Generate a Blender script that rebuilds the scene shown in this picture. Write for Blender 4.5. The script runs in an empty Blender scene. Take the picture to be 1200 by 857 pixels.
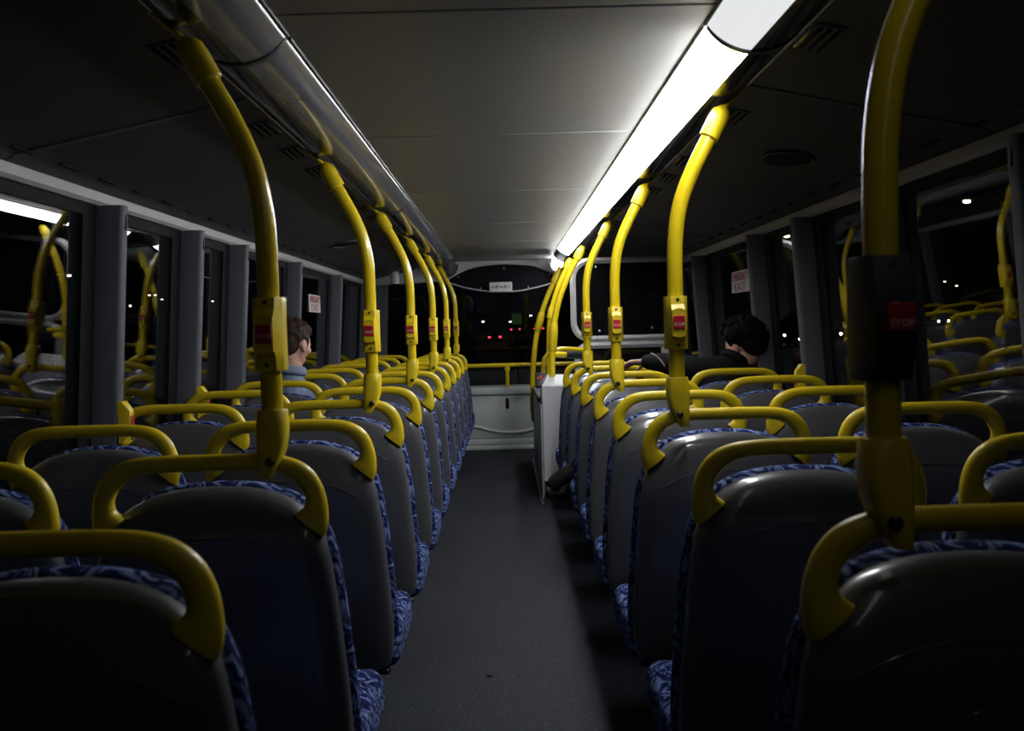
import bpy, bmesh, math, random
from mathutils import Vector, Matrix, Quaternion, noise
R = math.radians
random.seed(7)
SC = bpy.context.scene
COL = SC.collection

# ------------------------------------------------------------------ camera, world, exposure
F = 1200.0                      # focal length in pixels of the 1200 x 857 frame
CAM = Vector((0, 0, 1.13))
VPX, VPY, ROLL = 592.0, 383.0, R(1.6)
_u, _v = (VPX-600)/F, (428.5-VPY)/F
_dy = Vector((_u, _v, -1)).normalized()
_c = (_u*math.cos(ROLL)+_v*math.sin(ROLL))
_dx = Vector((math.cos(ROLL), math.sin(ROLL), _c)).normalized()
_dz = _dx.cross(_dy).normalized()
W2C = Matrix((_dx, _dy, _dz)).transposed()      # columns: camera coordinates of the world axes
C2W = W2C.transposed()
cam = bpy.data.cameras.new('camera'); camo = bpy.data.objects.new('camera', cam); COL.objects.link(camo)
cam.sensor_width = 36; cam.lens = 36*F/1200; cam.clip_start = 0.05; cam.clip_end = 1000
camo.matrix_world = Matrix.Translation(CAM) @ C2W.to_4x4()
cam.dof.use_dof = True; cam.dof.focus_distance = 4.2; cam.dof.aperture_fstop = 7.0
SC.camera = camo
def P(px, py, y):
    """the point at distance y along the bus that shows at a pixel"""
    d = C2W @ Vector(((px-600)/F, (428.5-py)/F, -1))
    return CAM + d*(y/d.y)
def PX(px, py, x):
    d = C2W @ Vector(((px-600)/F, (428.5-py)/F, -1))
    return CAM + d*(x/d.x)

wd = bpy.data.worlds.new('night'); SC.world = wd; wd.use_nodes = True
wd.node_tree.nodes['Background'].inputs[0].default_value = (0.30, 0.36, 0.5, 1)
wd.node_tree.nodes['Background'].inputs[1].default_value = 0.0022
SC.view_settings.view_transform = 'Standard'; SC.view_settings.look = 'None'
SC.view_settings.exposure = 0.0; SC.view_settings.gamma = 1.0
SC.view_settings.use_curve_mapping = False
LAMP = 31.0                     # the lit lamp covers

# ------------------------------------------------------------------ materials
def mat(name, col, rough=.5, metal=0, spec=.5, var=0.0, vscale=8.0, bump=0.0, bscale=60.0, coat=0.0, emit=None, estr=0):
    m = bpy.data.materials.new(name); m.use_nodes = True
    nt = m.node_tree; b = nt.nodes['Principled BSDF']
    b.inputs['Base Color'].default_value = (*col, 1); b.inputs['Roughness'].default_value = rough
    b.inputs['Metallic'].default_value = metal; b.inputs['Specular IOR Level'].default_value = spec
    b.inputs['Coat Weight'].default_value = coat; b.inputs['Coat Roughness'].default_value = .07
    tc = nt.nodes.new('ShaderNodeTexCoord')
    if var > 0:
        n = nt.nodes.new('ShaderNodeTexNoise'); n.inputs['Scale'].default_value = vscale; n.inputs['Detail'].default_value = 5
        nt.links.new(tc.outputs['Object'], n.inputs['Vector'])
        r = nt.nodes.new('ShaderNodeValToRGB')
        r.color_ramp.elements[0].position = .3; r.color_ramp.elements[1].position = .7
        r.color_ramp.elements[0].color = (*[c*(1-var) for c in col], 1)
        r.color_ramp.elements[1].color = (*[min(1, c*(1+var)) for c in col], 1)
        nt.links.new(n.outputs['Fac'], r.inputs['Fac']); nt.links.new(r.outputs['Color'], b.inputs['Base Color'])
        mr = nt.nodes.new('ShaderNodeMapRange'); mr.inputs['To Min'].default_value = max(0, rough-.06); mr.inputs['To Max'].default_value = min(1, rough+.08)
        nt.links.new(n.outputs['Fac'], mr.inputs['Value']); nt.links.new(mr.outputs['Result'], b.inputs['Roughness'])
    if bump > 0:
        n2 = nt.nodes.new('ShaderNodeTexNoise'); n2.inputs['Scale'].default_value = bscale; n2.inputs['Detail'].default_value = 3
        nt.links.new(tc.outputs['Object'], n2.inputs['Vector'])
        bp = nt.nodes.new('ShaderNodeBump'); bp.inputs['Strength'].default_value = bump; bp.inputs['Distance'].default_value = .002
        nt.links.new(n2.outputs['Fac'], bp.inputs['Height']); nt.links.new(bp.outputs['Normal'], b.inputs['Normal'])
    if emit:
        b.inputs['Emission Color'].default_value = (*emit, 1); b.inputs['Emission Strength'].default_value = estr
    return m

M = {}
M['yellow'] = mat('yellow_plastic', (.70, .515, .010), .38, var=.06, vscale=14, bump=.05, bscale=300)
M['yellow_tube'] = mat('yellow_powder_coat', (.70, .515, .012), .24, var=.05, vscale=10, coat=.3)
M['shell'] = mat('grey_seat_plastic', (.095, .095, .102), .33, var=.02, vscale=5, bump=.03, bscale=400, coat=.7)
M['pan'] = mat('black_pan_plastic', (.012, .012, .013), .5, var=.1)
M['metal'] = mat('dull_steel', (.22, .22, .23), .35, metal=1, var=.1)
M['bolt'] = mat('black_bolt', (.01, .01, .01), .3, var=.1)
M['red'] = mat('red_button', (.42, .008, .02), .35, var=.05)
M['letter'] = mat('pale_letter', (.75, .6, .6), .5, var=.02)
M['blackbox'] = mat('black_plastic', (.018, .018, .02), .36, var=.1, bump=.05, bscale=200)
M['ceil'] = mat('grey_ceiling_laminate', (.37, .37, .365), .42, var=.05, vscale=3, bump=.05, bscale=120)
M['cove'] = mat('dark_cove_panel', (.032, .032, .035), .5, var=.07, vscale=4, bump=.06, bscale=150)
M['housing'] = mat('dark_lamp_housing', (.045, .046, .06), .14, var=.05, vscale=3)
M['cover_off'] = mat('unlit_lamp_cover', (.13, .13, .15), .2, var=.03, vscale=3, coat=.35)
M['band'] = mat('joint_band', (.03, .03, .034), .4, var=.1)
M['header'] = mat('pale_header_strip', (.34, .34, .33), .45, var=.04)
M['post'] = mat('grey_window_post', (.085, .09, .105), .55, spec=.3, var=.04, bump=.08, bscale=250)
M['gasket'] = mat('black_gasket', (.008, .008, .010), .7, spec=.12, var=.1)
M['wall'] = mat('dark_side_panel', (.05, .05, .056), .55, var=.08)
M['front'] = mat('pale_grey_front_panel', (.47, .51, .49), .42, var=.05, vscale=4)
M['white'] = mat('white_moulding', (.46, .46, .47), .35, var=.03)
M['bead'] = mat('chrome_bead', (.75, .75, .75), .2, metal=.6, var=.03)
M['tint'] = mat('dark_tinted_glazing', (.006, .006, .008), .06, var=.05, spec=.35)
M['visor'] = mat('black_visor_panel', (.004, .004, .007), .6, spec=.1, var=.1)
M['paper'] = mat('pale_sign_plate', (.55, .57, .56), .5, var=.03)
M['ink'] = mat('black_ink', (.02, .02, .02), .6, var=.05)
M['redink'] = mat('red_ink', (.35, .02, .04), .6, var=.05)
M['skin'] = mat('skin', (.50, .27, .20), .5, var=.08, vscale=30, bump=.05, bscale=200)
M['hair_brown'] = mat('dark_brown_hair', (.026, .014, .009), .7, spec=.2, var=.3, vscale=60, bump=.4, bscale=140)
M['hair_black'] = mat('black_hair', (.003, .0028, .0028), .8, spec=.1, var=.3, vscale=60, bump=.5, bscale=120)
M['shirt'] = mat('pale_blue_cotton', (.17, .22, .32), .8, var=.12, vscale=40, bump=.2, bscale=300)
M['jacket'] = mat('black_jacket', (.0035, .0035, .004), .85, spec=.15, var=.2, vscale=30, bump=.2, bscale=200)
M['trouser'] = mat('dark_trousers', (.005, .005, .007), .85, spec=.15, var=.15, vscale=30, bump=.2, bscale=250)
M['shoe'] = mat('black_leather', (.012, .012, .012), .25, var=.15, vscale=20, bump=.1, bscale=150)
M['sole'] = mat('rubber_sole', (.02, .02, .02), .7, var=.1)
M['eye'] = mat('eye', (.5, .5, .5), .2, var=.05)
M['carpaint'] = mat('car_paint', (.02, .02, .024), .25, var=.05)
M['asphalt'] = mat('asphalt', (.02, .02, .021), .8, var=.2, vscale=2)
M['galv'] = mat('lamp_post_steel', (.06, .06, .06), .5, var=.1)
def emis(name, col, s): return mat(name, (.1, .1, .1), .5, emit=col, estr=s)
M['lamp_on'] = emis('lit_lamp_cover', (.97, .985, 1.0), LAMP)
M['lamp_dim'] = emis('lit_lamp_cover_rear', (.97, .985, 1.0), .8)
M['head'] = emis('headlight', (1, .93, .82), 30)
M['tail'] = emis('tail_light', (1, .03, .06), 9)
M['sodium'] = emis('street_light', (1, .82, .55), 22)
M['led_red'] = emis('red_led', (1, .03, .03), .5)
M['led_green'] = emis('green_sign', (.25, .6, .15), .05)

def fabric():
    m = bpy.data.materials.new('blue_patterned_moquette'); m.use_nodes = True; nt = m.node_tree; b = nt.nodes['Principled BSDF']
    L = nt.links.new
    tc = nt.nodes.new('ShaderNodeTexCoord'); n = nt.nodes.new('ShaderNodeTexNoise'); n.inputs['Scale'].default_value = 11; n.inputs['Detail'].default_value = 1
    L(tc.outputs['Object'], n.inputs['Vector'])
    mx = nt.nodes.new('ShaderNodeMix'); mx.data_type = 'VECTOR'; mx.inputs[0].default_value = .11
    L(tc.outputs['Object'], mx.inputs[4]); L(n.outputs['Color'], mx.inputs[5])
    w = nt.nodes.new('ShaderNodeTexWave'); w.wave_type = 'BANDS'; w.bands_direction = 'DIAGONAL'; w.inputs['Scale'].default_value = 16
    w.inputs['Distortion'].default_value = 9; w.inputs['Detail'].default_value = 1.5; w.inputs['Detail Scale'].default_value = 2.0
    L(mx.outputs[1], w.inputs['Vector'])
    v = nt.nodes.new('ShaderNodeTexVoronoi'); v.feature = 'DISTANCE_TO_EDGE'; v.inputs['Scale'].default_value = 26
    L(mx.outputs[1], v.inputs['Vector'])
    r = nt.nodes.new('ShaderNodeValToRGB')
    e = r.color_ramp.elements
    e[0].position = .30; e[0].color = (.006, .012, .075, 1)
    e[1].position = .50; e[1].color = (.062, .10, .275, 1)
    x = r.color_ramp.elements.new(.8); x.color = (.165, .225, .44, 1)
    L(w.outputs['Fac'], r.inputs['Fac'])
    r2 = nt.nodes.new('ShaderNodeValToRGB'); r2.color_ramp.elements[0].position = .04; r2.color_ramp.elements[1].position = .10
    r2.color_ramp.elements[0].color = (.10, .13, .25, 1)
    L(v.outputs['Distance'], r2.inputs['Fac'])
    mm = nt.nodes.new('ShaderNodeMix'); mm.data_type = 'RGBA'; mm.blend_type = 'MULTIPLY'; mm.inputs[0].default_value = .85
    L(r.outputs['Color'], mm.inputs[6]); L(r2.outputs['Color'], mm.inputs[7])
    L(mm.outputs[2], b.inputs['Base Color'])
    b.inputs['Roughness'].default_value = .9; b.inputs['Specular IOR Level'].default_value = .1; b.inputs['Sheen Weight'].default_value = 0
    n3 = nt.nodes.new('ShaderNodeTexNoise'); n3.inputs['Scale'].default_value = 350; L(tc.outputs['Object'], n3.inputs['Vector'])
    bp = nt.nodes.new('ShaderNodeBump'); bp.inputs['Strength'].default_value = .25; bp.inputs['Distance'].default_value = .002
    L(n3.outputs['Fac'], bp.inputs['Height']); L(bp.outputs['Normal'], b.inputs['Normal'])
    return m
M['fabric'] = fabric()

def floor_mat():
    m = bpy.data.materials.new('speckled_vinyl_floor'); m.use_nodes = True; nt = m.node_tree; b = nt.nodes['Principled BSDF']; L = nt.links.new
    tc = nt.nodes.new('ShaderNodeTexCoord')
    n = nt.nodes.new('ShaderNodeTexNoise'); n.inputs['Scale'].default_value = 2.2; n.inputs['Detail'].default_value = 6; L(tc.outputs['Object'], n.inputs['Vector'])
    r = nt.nodes.new('ShaderNodeValToRGB'); r.color_ramp.elements[0].position = .35; r.color_ramp.elements[1].position = .7
    r.color_ramp.elements[0].color = (.0085, .0100, .0150, 1); r.color_ramp.elements[1].color = (.0140, .0165, .0240, 1)
    L(n.outputs['Fac'], r.inputs['Fac'])
    v = nt.nodes.new('ShaderNodeTexVoronoi'); v.inputs['Scale'].default_value = 75; L(tc.outputs['Object'], v.inputs['Vector'])
    r2 = nt.nodes.new('ShaderNodeValToRGB'); r2.color_ramp.elements[0].position = .08; r2.color_ramp.elements[1].position = .22
    r2.color_ramp.elements[0].color = (1, 1, 1, 1); r2.color_ramp.elements[1].color = (0, 0, 0, 1)
    L(v.outputs['Distance'], r2.inputs['Fac'])
    mx = nt.nodes.new('ShaderNodeMix'); mx.data_type = 'RGBA'; mx.inputs[7].default_value = (.09, .10, .115, 1)
    L(r2.outputs['Color'], mx.inputs[0]); L(r.outputs['Color'], mx.inputs[6]); L(mx.outputs[2], b.inputs['Base Color'])
    mr = nt.nodes.new('ShaderNodeMapRange'); mr.inputs['To Min'].default_value = .55; mr.inputs['To Max'].default_value = .72; b.inputs['Specular IOR Level'].default_value = .13
    L(n.outputs['Fac'], mr.inputs['Value']); L(mr.outputs['Result'], b.inputs['Roughness'])
    n3 = nt.nodes.new('ShaderNodeTexNoise'); n3.inputs['Scale'].default_value = 220; L(tc.outputs['Object'], n3.inputs['Vector'])
    bp = nt.nodes.new('ShaderNodeBump'); bp.inputs['Strength'].default_value = .3; bp.inputs['Distance'].default_value = .002
    L(n3.outputs['Fac'], bp.inputs['Height']); L(bp.outputs['Normal'], b.inputs['Normal'])
    return m
M['floor'] = floor_mat()

def glass(name='window_glass', tint=(.74, .76, .78)):
    m = bpy.data.materials.new(name); m.use_nodes = True; nt = m.node_tree; L = nt.links.new
    nt.nodes.remove(nt.nodes['Principled BSDF'])
    out = nt.nodes['Material Output']
    g = nt.nodes.new('ShaderNodeBsdfGlossy'); g.inputs['Roughness'].default_value = .0
    t = nt.nodes.new('ShaderNodeBsdfTransparent'); t.inputs['Color'].default_value = (*tint, 1)
    f = nt.nodes.new('ShaderNodeFresnel'); f.inputs['IOR'].default_value = 1.5
    geo = nt.nodes.new('ShaderNodeNewGeometry'); mi = nt.nodes.new('ShaderNodeMapRange')   # same reflectance at both faces of the thin pane
    mi.inputs['To Min'].default_value = 1.5; mi.inputs['To Max'].default_value = 1/1.5
    L(geo.outputs['Backfacing'], mi.inputs['Value']); L(mi.outputs['Result'], f.inputs['IOR'])
    mx = nt.nodes.new('ShaderNodeMixShader'); L(f.outputs[0], mx.inputs[0]); L(t.outputs[0], mx.inputs[1]); L(g.outputs[0], mx.inputs[2])
    L(mx.outputs[0], out.inputs['Surface'])
    return m
M['glass'] = glass()

# ------------------------------------------------------------------ mesh helpers
class MB:
    def __init__(s): s.v = []; s.f = []
    def add(s, vs, fs):
        o = len(s.v); s.v += [Vector(p) for p in vs]; s.f += [[i+o for i in f] for f in fs]; return s
    def bm(s, b):
        b.verts.ensure_lookup_table(); b.verts.index_update()
        s.add([v.co.copy() for v in b.verts], [[v.index for v in f.verts] for f in b.faces]); b.free(); return s
    def box(s, c, d, bev=0.0, seg=2, rot=None):
        b = bmesh.new(); bmesh.ops.create_cube(b, size=1)
        bmesh.ops.scale(b, vec=Vector(d), verts=b.verts)
        if bev > 0: bmesh.ops.bevel(b, geom=list(b.edges), offset=bev, segments=seg, affect='EDGES', profile=.5)
        if rot is not None: bmesh.ops.rotate(b, cent=(0, 0, 0), matrix=rot, verts=b.verts)
        bmesh.ops.translate(b, vec=Vector(c), verts=b.verts)
        return s.bm(b)
    def span(s, x0, x1, y0, y1, z0, z1, bev=0.0, seg=2):
        return s.box(((x0+x1)/2, (y0+y1)/2, (z0+z1)/2), (abs(x1-x0), abs(y1-y0), abs(z1-z0)), bev, seg)
    def tube(s, path, r, n=16, cap=True):
        path = [Vector(p) for p in path]; rr = r if isinstance(r, (list, tuple)) else [r]*len(path)
        t = [(path[min(i+1, len(path)-1)]-path[max(i-1, 0)]).normalized() for i in range(len(path))]
        ref = Vector((0, 0, 1)) if abs(t[0].z) < .9 else Vector((0, 1, 0))
        a = t[0].cross(ref).normalized(); rings = []
        for i, p in enumerate(path):
            a = (a-t[i]*a.dot(t[i])).normalized(); b = t[i].cross(a)
            rings.append([p+(a*math.cos(2*math.pi*k/n)+b*math.sin(2*math.pi*k/n))*rr[i] for k in range(n)])
        return s.loft(rings, cap)
    def loft(s, rings, cap=True, closed=True):
        n = len(rings[0]); vs = [p for r in rings for p in r]; fs = []
        for i in range(len(rings)-1):
            for k in range(n if closed else n-1):
                k2 = (k+1) % n
                fs.append([i*n+k, i*n+k2, (i+1)*n+k2, (i+1)*n+k])
        if cap: fs.append(list(range(n))[::-1]); fs.append([(len(rings)-1)*n+k for k in range(n)])
        return s.add(vs, fs)
    def prism(s, outline, y0, y1):          # outline in x,z
        n = len(outline)
        vs = [(x, y0, z) for x, z in outline]+[(x, y1, z) for x, z in outline]
        fs = [list(range(n)), list(range(n, 2*n))[::-1]]+[[(k+1) % n, k, n+k, n+(k+1) % n] for k in range(n)]
        return s.add(vs, fs)
    def sphere(s, c, r, rot=None, u=16, v=10):
        r = Vector((r, r, r)) if not hasattr(r, '__len__') else Vector(r)
        b = bmesh.new(); bmesh.ops.create_uvsphere(b, u_segments=u, v_segments=v, radius=1)
        bmesh.ops.scale(b, vec=r, verts=b.verts)
        if rot is not None: bmesh.ops.rotate(b, cent=(0, 0, 0), matrix=rot, verts=b.verts)
        bmesh.ops.translate(b, vec=Vector(c), verts=b.verts)
        return s.bm(b)
    def capsule(s, a, b, ra, rb, n=12):
        a, b = Vector(a), Vector(b); d = (b-a); L = d.length; d.normalize()
        pts, rr = [], []
        for k in range(5):
            th = math.pi/2*(1-k/4.0); pts.append(a-d*ra*math.sin(th)); rr.append(max(1e-4, ra*math.cos(th)))
        for k in range(1, 5):
            th = math.pi/2*k/4.0; 
            if k == 1: pts.append(b); rr.append(rb)
            pts.append(b+d*rb*math.sin(th)); rr.append(max(1e-4, rb*math.cos(th)))
        return s.tube(pts, rr, n)
    def chain(s, pts, rr, n=12):
        for i in range(len(pts)-1): s.capsule(pts[i], pts[i+1], rr[i], rr[i+1], n)
        return s
    def xf(s, m):
        s.v = [m @ p for p in s.v]; return s
    def mesh(s, name, material=None, smooth=True, angle=38):
        me = bpy.data.meshes.new(name); me.from_pydata([tuple(p) for p in s.v], [], s.f)
        b = bmesh.new(); b.from_mesh(me); bmesh.ops.recalc_face_normals(b, faces=b.faces); b.to_mesh(me); b.free()
        if smooth:
            me.shade_smooth(); me.set_sharp_from_angle(angle=R(angle))
        if material: me.materials.append(material)
        return me
    def build(s, name, material, parent=None, smooth=True, angle=38):
        return link(name, s.mesh(name, material, smooth, angle), parent)
def link(name, me, parent=None):
    o = bpy.data.objects.new(name, me); COL.objects.link(o); o.parent = parent; return o
def tag(o, label=None, cat=None, group=None, kind=None):
    if label: o['label'] = label
    if cat: o['category'] = cat
    if group: o['group'] = group
    if kind: o['kind'] = kind
    return o
def thing(name, label, cat, loc=(0, 0, 0), group=None, kind=None):
    o = bpy.data.objects.new(name, None); COL.objects.link(o); o.location = loc; o.empty_display_size = .05
    return tag(o, label, cat, group, kind)
def copy_tree(o, parent=None):
    c = o.copy(); COL.objects.link(c); c.parent = parent
    for ch in list(o.children): copy_tree(ch, c)
    return c
def crom(pts, n=6):                          # Catmull-Rom through points
    pts = [Vector(p) for p in pts]; out = []
    for i in range(len(pts)-1):
        p0, p1, p2, p3 = pts[max(i-1, 0)], pts[i], pts[i+1], pts[min(i+2, len(pts)-1)]
        for k in range(n):
            t = k/n
            out.append(.5*((2*p1)+(p2-p0)*t+(2*p0-5*p1+4*p2-p3)*t*t+(3*p1-p0-3*p2+p3)*t**3))
    out.append(pts[-1]); return out
def text_mesh(txt, size, material, align='CENTER', extrude=.0006):
    cu = bpy.data.curves.new('t', 'FONT'); cu.body = txt; cu.size = size; cu.align_x = align; cu.align_y = 'CENTER'; cu.extrude = extrude
    o = bpy.data.objects.new('t', cu); COL.objects.link(o)
    dg = bpy.context.evaluated_depsgraph_get(); me = bpy.data.meshes.new_from_object(o.evaluated_get(dg))
    bpy.data.objects.remove(o); bpy.data.curves.remove(cu)
    me.materials.clear(); me.materials.append(material); return me
def remesh(mb, name, material, parent, voxel=.007, smooth_it=4):
    o = link(name, mb.mesh(name), parent)
    m = o.modifiers.new('r', 'REMESH'); m.mode = 'VOXEL'; m.voxel_size = voxel
    s = o.modifiers.new('s', 'SMOOTH'); s.iterations = smooth_it; s.factor = .5
    bpy.context.view_layer.update()
    dg = bpy.context.evaluated_depsgraph_get(); me = bpy.data.meshes.new_from_object(o.evaluated_get(dg))
    o.modifiers.clear(); old = o.data; o.data = me; bpy.data.meshes.remove(old)
    me.name = name; me.shade_smooth(); me.materials.clear(); me.materials.append(material)
    return o

# ------------------------------------------------------------------ dimensions of the saloon
PITCH = .70
def rowy(i): return PITCH*(i+1.65)
YF = 9.42                       # front panel
YB = -1.3
ZC = 1.73                       # ceiling
WX0, WZ0, WX1, WZ1 = 1.305, .70, 1.25, 1.535      # window plane: foot and head
def wallx(z): return WX0+(WX1-WX0)*(z-WZ0)/(WZ1-WZ0)
SIDE = {-1: 'left', 1: 'right'}

# ------------------------------------------------------------------ shell of the deck
tag(MB().span(-1.4, 1.4, YB, YF+.1, -.06, 0).build('floor', M['floor']), 'dark speckled vinyl floor of the gangway', 'floor', kind='structure')
root = tag(MB().span(-.70, .70, YB, YF+.1, ZC+.012, ZC+.05).build('ceiling', M['band']), 'grey panelled ceiling of the upper deck', 'ceiling', kind='structure')
seams = [YB, -.66, .65, 1.96, 3.22, 4.55, 5.95, 7.27, 8.6, YF-.02]
for a, b in zip(seams[:-1], seams[1:]):
    MB().span(-.46, .46, a+.004, b-.004, ZC, ZC+.012, .003, 1).build('ceiling_panel', M['ceil'], root)
cove_seams = [YB, -.65, 2.55, 5.75, 8.95, YF+.05]
CI, CO = (.60, 1.712), (1.27, 1.578)         # cove: from the lamp to the header
def covez(x): return CI[1]+(CO[1]-CI[1])*(x-CI[0])/(CO[0]-CI[0])
for s in (-1, 1):
    for a, b in zip(cove_seams[:-1], cove_seams[1:]):
        m = MB()
        o = [(s*CI[0], CI[1]), (s*.95, covez(.95)-.004), (s*1.18, covez(1.18)-.004), (s*1.225, covez(1.225)-.012), (s*1.27, 1.572), (s*1.27, 1.62), (s*CI[0], CI[1]+.02)]
        cp = m.prism(o, a+.004, b-.004).build('cove_panel', M['cove'], root)
    # joint strips and louvre vents
    for y in cove_seams[1:-1]:
        m = MB(); m.add([(s*.62, y-.012, covez(.62)-.003), (s*.62, y+.012, covez(.62)-.003), (s*1.2, y+.012, covez(1.2)-.009), (s*1.2, y-.012, covez(1.2)-.009),
                         (s*.62, y-.012, covez(.62)+.006), (s*.62, y+.012, covez(.62)+.006), (s*1.2, y+.012, covez(1.2)), (s*1.2, y-.012, covez(1.2))],
                        [[0, 1, 2, 3], [7, 6, 5, 4], [0, 4, 5, 1], [1, 5, 6, 2], [2, 6, 7, 3], [3, 7, 4, 0]])
        m.build('joint_strip', M['post'], root)
    sl = (CO[1]-CI[1])/(CO[0]-CI[0]); rot = Matrix.Rotation(-math.atan(sl)*s, 3, 'Y')
    vent = MB().box((0, 0, 0), (.062, .17, .006), .003, 1, rot).mesh('vent', M['band'])
    slat = MB().box((0, 0, 0), (.009, .15, .006), .002, 1, rot).mesh('slat', M['gasket'])
    y = 2.10
    while y < 8.7:
        if all(abs(y-c) > .15 for c in cove_seams):
            vo = link('vent', vent, root); vo.location = (s*.655, y, covez(.655)-.002)
            for k in (-1, 0, 1):
                so = link('slat', slat, vo); so.location = (s*.018*k, 0, -.004+sl*.018*k)
        y += .39
    slot = MB().box((0, 0, 0), (.012, .11, .006), .002, 1).mesh('slot', M['gasket'])
    for k in range(30):
        so = link('slot', slot, root); so.location = (s*1.165, .9+.27*k, covez(1.165)-.006)
    # pale strip over the windows
    m = MB(); m.loft([[Vector((s*1.232, y, 1.535)), Vector((s*1.222, y, 1.545)), Vector((s*1.222, y, 1.572)), Vector((s*1.232, y, 1.58)), Vector((s*1.29, y, 1.58)), Vector((s*1.29, y, 1.535))] for y in (YB, YF-.05)])
    tag(m.build('trim_'+('1' if s < 0 else '2'), M['header']), 'pale strip above the windows on the '+('unlit' if s < 0 else 'lit')+' lamp side', 'trim', kind='structure')
    # side wall below the windows, and a ledge
    m = MB(); m.span(s*1.31, s*1.36, YB, YF+.1, 0, .69); m.span(s*1.25, s*1.33, YB, YF, .67, .70, .008)
    tag(m.build('wall_'+SIDE[s], M['wall']), 'dark side wall under the windows on the '+('unlit' if s < 0 else 'lit')+' lamp side', 'wall', kind='structure')
# rear bulkhead behind the camera and the front structure
tag(MB().span(-1.36, 1.36, YB-.05, YB, 0, 1.75).build('wall_back', M['wall']), 'dark rear wall of the deck', 'wall', kind='structure')

# oval speaker grilles in the coves
for s, px, py, yy in ((1, 948, 183, None), (-1, 395, 285, None)):
    d = PX(px, py, s*.92); 
    y = d.y*(covez(.92)-CAM.z)/(d.z-CAM.z); x = s*.92
    sp = thing('cove_speaker', 'dark oval speaker grille set in the cove on the '+('unlit' if s < 0 else 'lit')+' lamp side', 'speaker', (s*.92, y, covez(.92)-.006))
    rot = Matrix.Rotation(-math.atan(sl)*s, 3, 'Y')
    MB().sphere((0, 0, 0), (.07, .11, .010), rot, 24, 8).build('grille', M['gasket'], sp)
    ring = [(rot @ Vector((.076*math.cos(a), .118*math.sin(a), -.002))) for a in [2*math.pi*k/32 for k in range(33)]]
    MB().tube(ring, .005, 8, False).build('rim', M['band'], sp)

# ------------------------------------------------------------------ side windows
postL = [1.15, 2.30, 3.20, 4.02, 4.72, 5.97, 7.45, 9.0]
postR = [1.25, 2.35, 3.33, 4.15, 4.92, 6.38, 7.6, 9.0]
wn = 0
for s, posts in ((-1, postL), (1, postR)):
    edges = [YB]+posts
    for a, b in zip(edges[:-1], edges[1:]):
        wn += 1
        m = MB(); t = .006
        m.add([(s*(WX0), a, WZ0), (s*WX0, b, WZ0), (s*WX1, b, WZ1), (s*WX1, a, WZ1), (s*(WX0+t), a, WZ0), (s*(WX0+t), b, WZ0), (s*(WX1+t), b, WZ1), (s*(WX1+t), a, WZ1)],
              [[0, 1, 2, 3], [7, 6, 5, 4], [0, 4, 5, 1], [1, 5, 6, 2], [2, 6, 7, 3], [3, 7, 4, 0]])
        w = thing('window_%d' % wn, 'side window pane %s' % ('on the unlit lamp side' if s < 0 else 'on the lit lamp side'), 'window', (0, 0, 0), 'side windows', 'structure')
        m.build('pane', M['glass'], w, False)
        # black border of the pane, wide before the post
        g = MB()
        def quad(y0, y1, z0, z1, g=g, s=s):
            g.add([(s*(wallx(z0)-.006), y0, z0), (s*(wallx(z0)-.006), y1, z0), (s*(wallx(z1)-.006), y1, z1), (s*(wallx(z1)-.006), y0, z1),
                   (s*(wallx(z0)+.012), y0, z0), (s*(wallx(z0)+.012), y1, z0), (s*(wallx(z1)+.012), y1, z1), (s*(wallx(z1)+.012), y0, z1)],
                  [[0, 1, 2, 3], [7, 6, 5, 4], [0, 4, 5, 1], [1, 5, 6, 2], [2, 6, 7, 3], [3, 7, 4, 0]])
        quad(b-.13, b+.0, WZ0, WZ1); quad(a, a+.07, WZ0, WZ1); quad(a+.07, b-.13, WZ0, WZ0+.03); quad(a+.07, b-.13, WZ1-.035, WZ1)
        g.build('window_gasket', M['gasket'], w)
    for i, y in enumerate(posts):
        pt = MB()
        def sec(z, s=s, y=y):
            x1 = wallx(z)+.0; x0 = x1-.085; r = .012
            return [Vector((s*x1, y-.028, z)), Vector((s*(x0+r), y-.028, z)), Vector((s*(x0+r*.3), y-.028+r*.3, z)), Vector((s*x0, y-.028+r, z)),
                    Vector((s*x0, y+.028-r, z)), Vector((s*(x0+r*.3), y+.028-r*.3, z)), Vector((s*(x0+r), y+.028, z)), Vector((s*x1, y+.028, z))]
        pt.loft([sec(.66), sec(.9), sec(1.2), sec(1.537)])
        tr = tag(pt.build('trim_%d' % (3+i+(0 if s < 0 else len(postL))), M['post'], angle=50), 'grey upright window post on the %s lamp side' % ('unlit' if s < 0 else 'lit'), 'window post', 'window posts', 'structure')
        # small keyhole slot near the top of the inner face
        MB().box((s*(wallx(1.49)-.0855), y, 1.488), (.003, .010, .05), .002, 1).build('slot', M['gasket'], tr)

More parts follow.
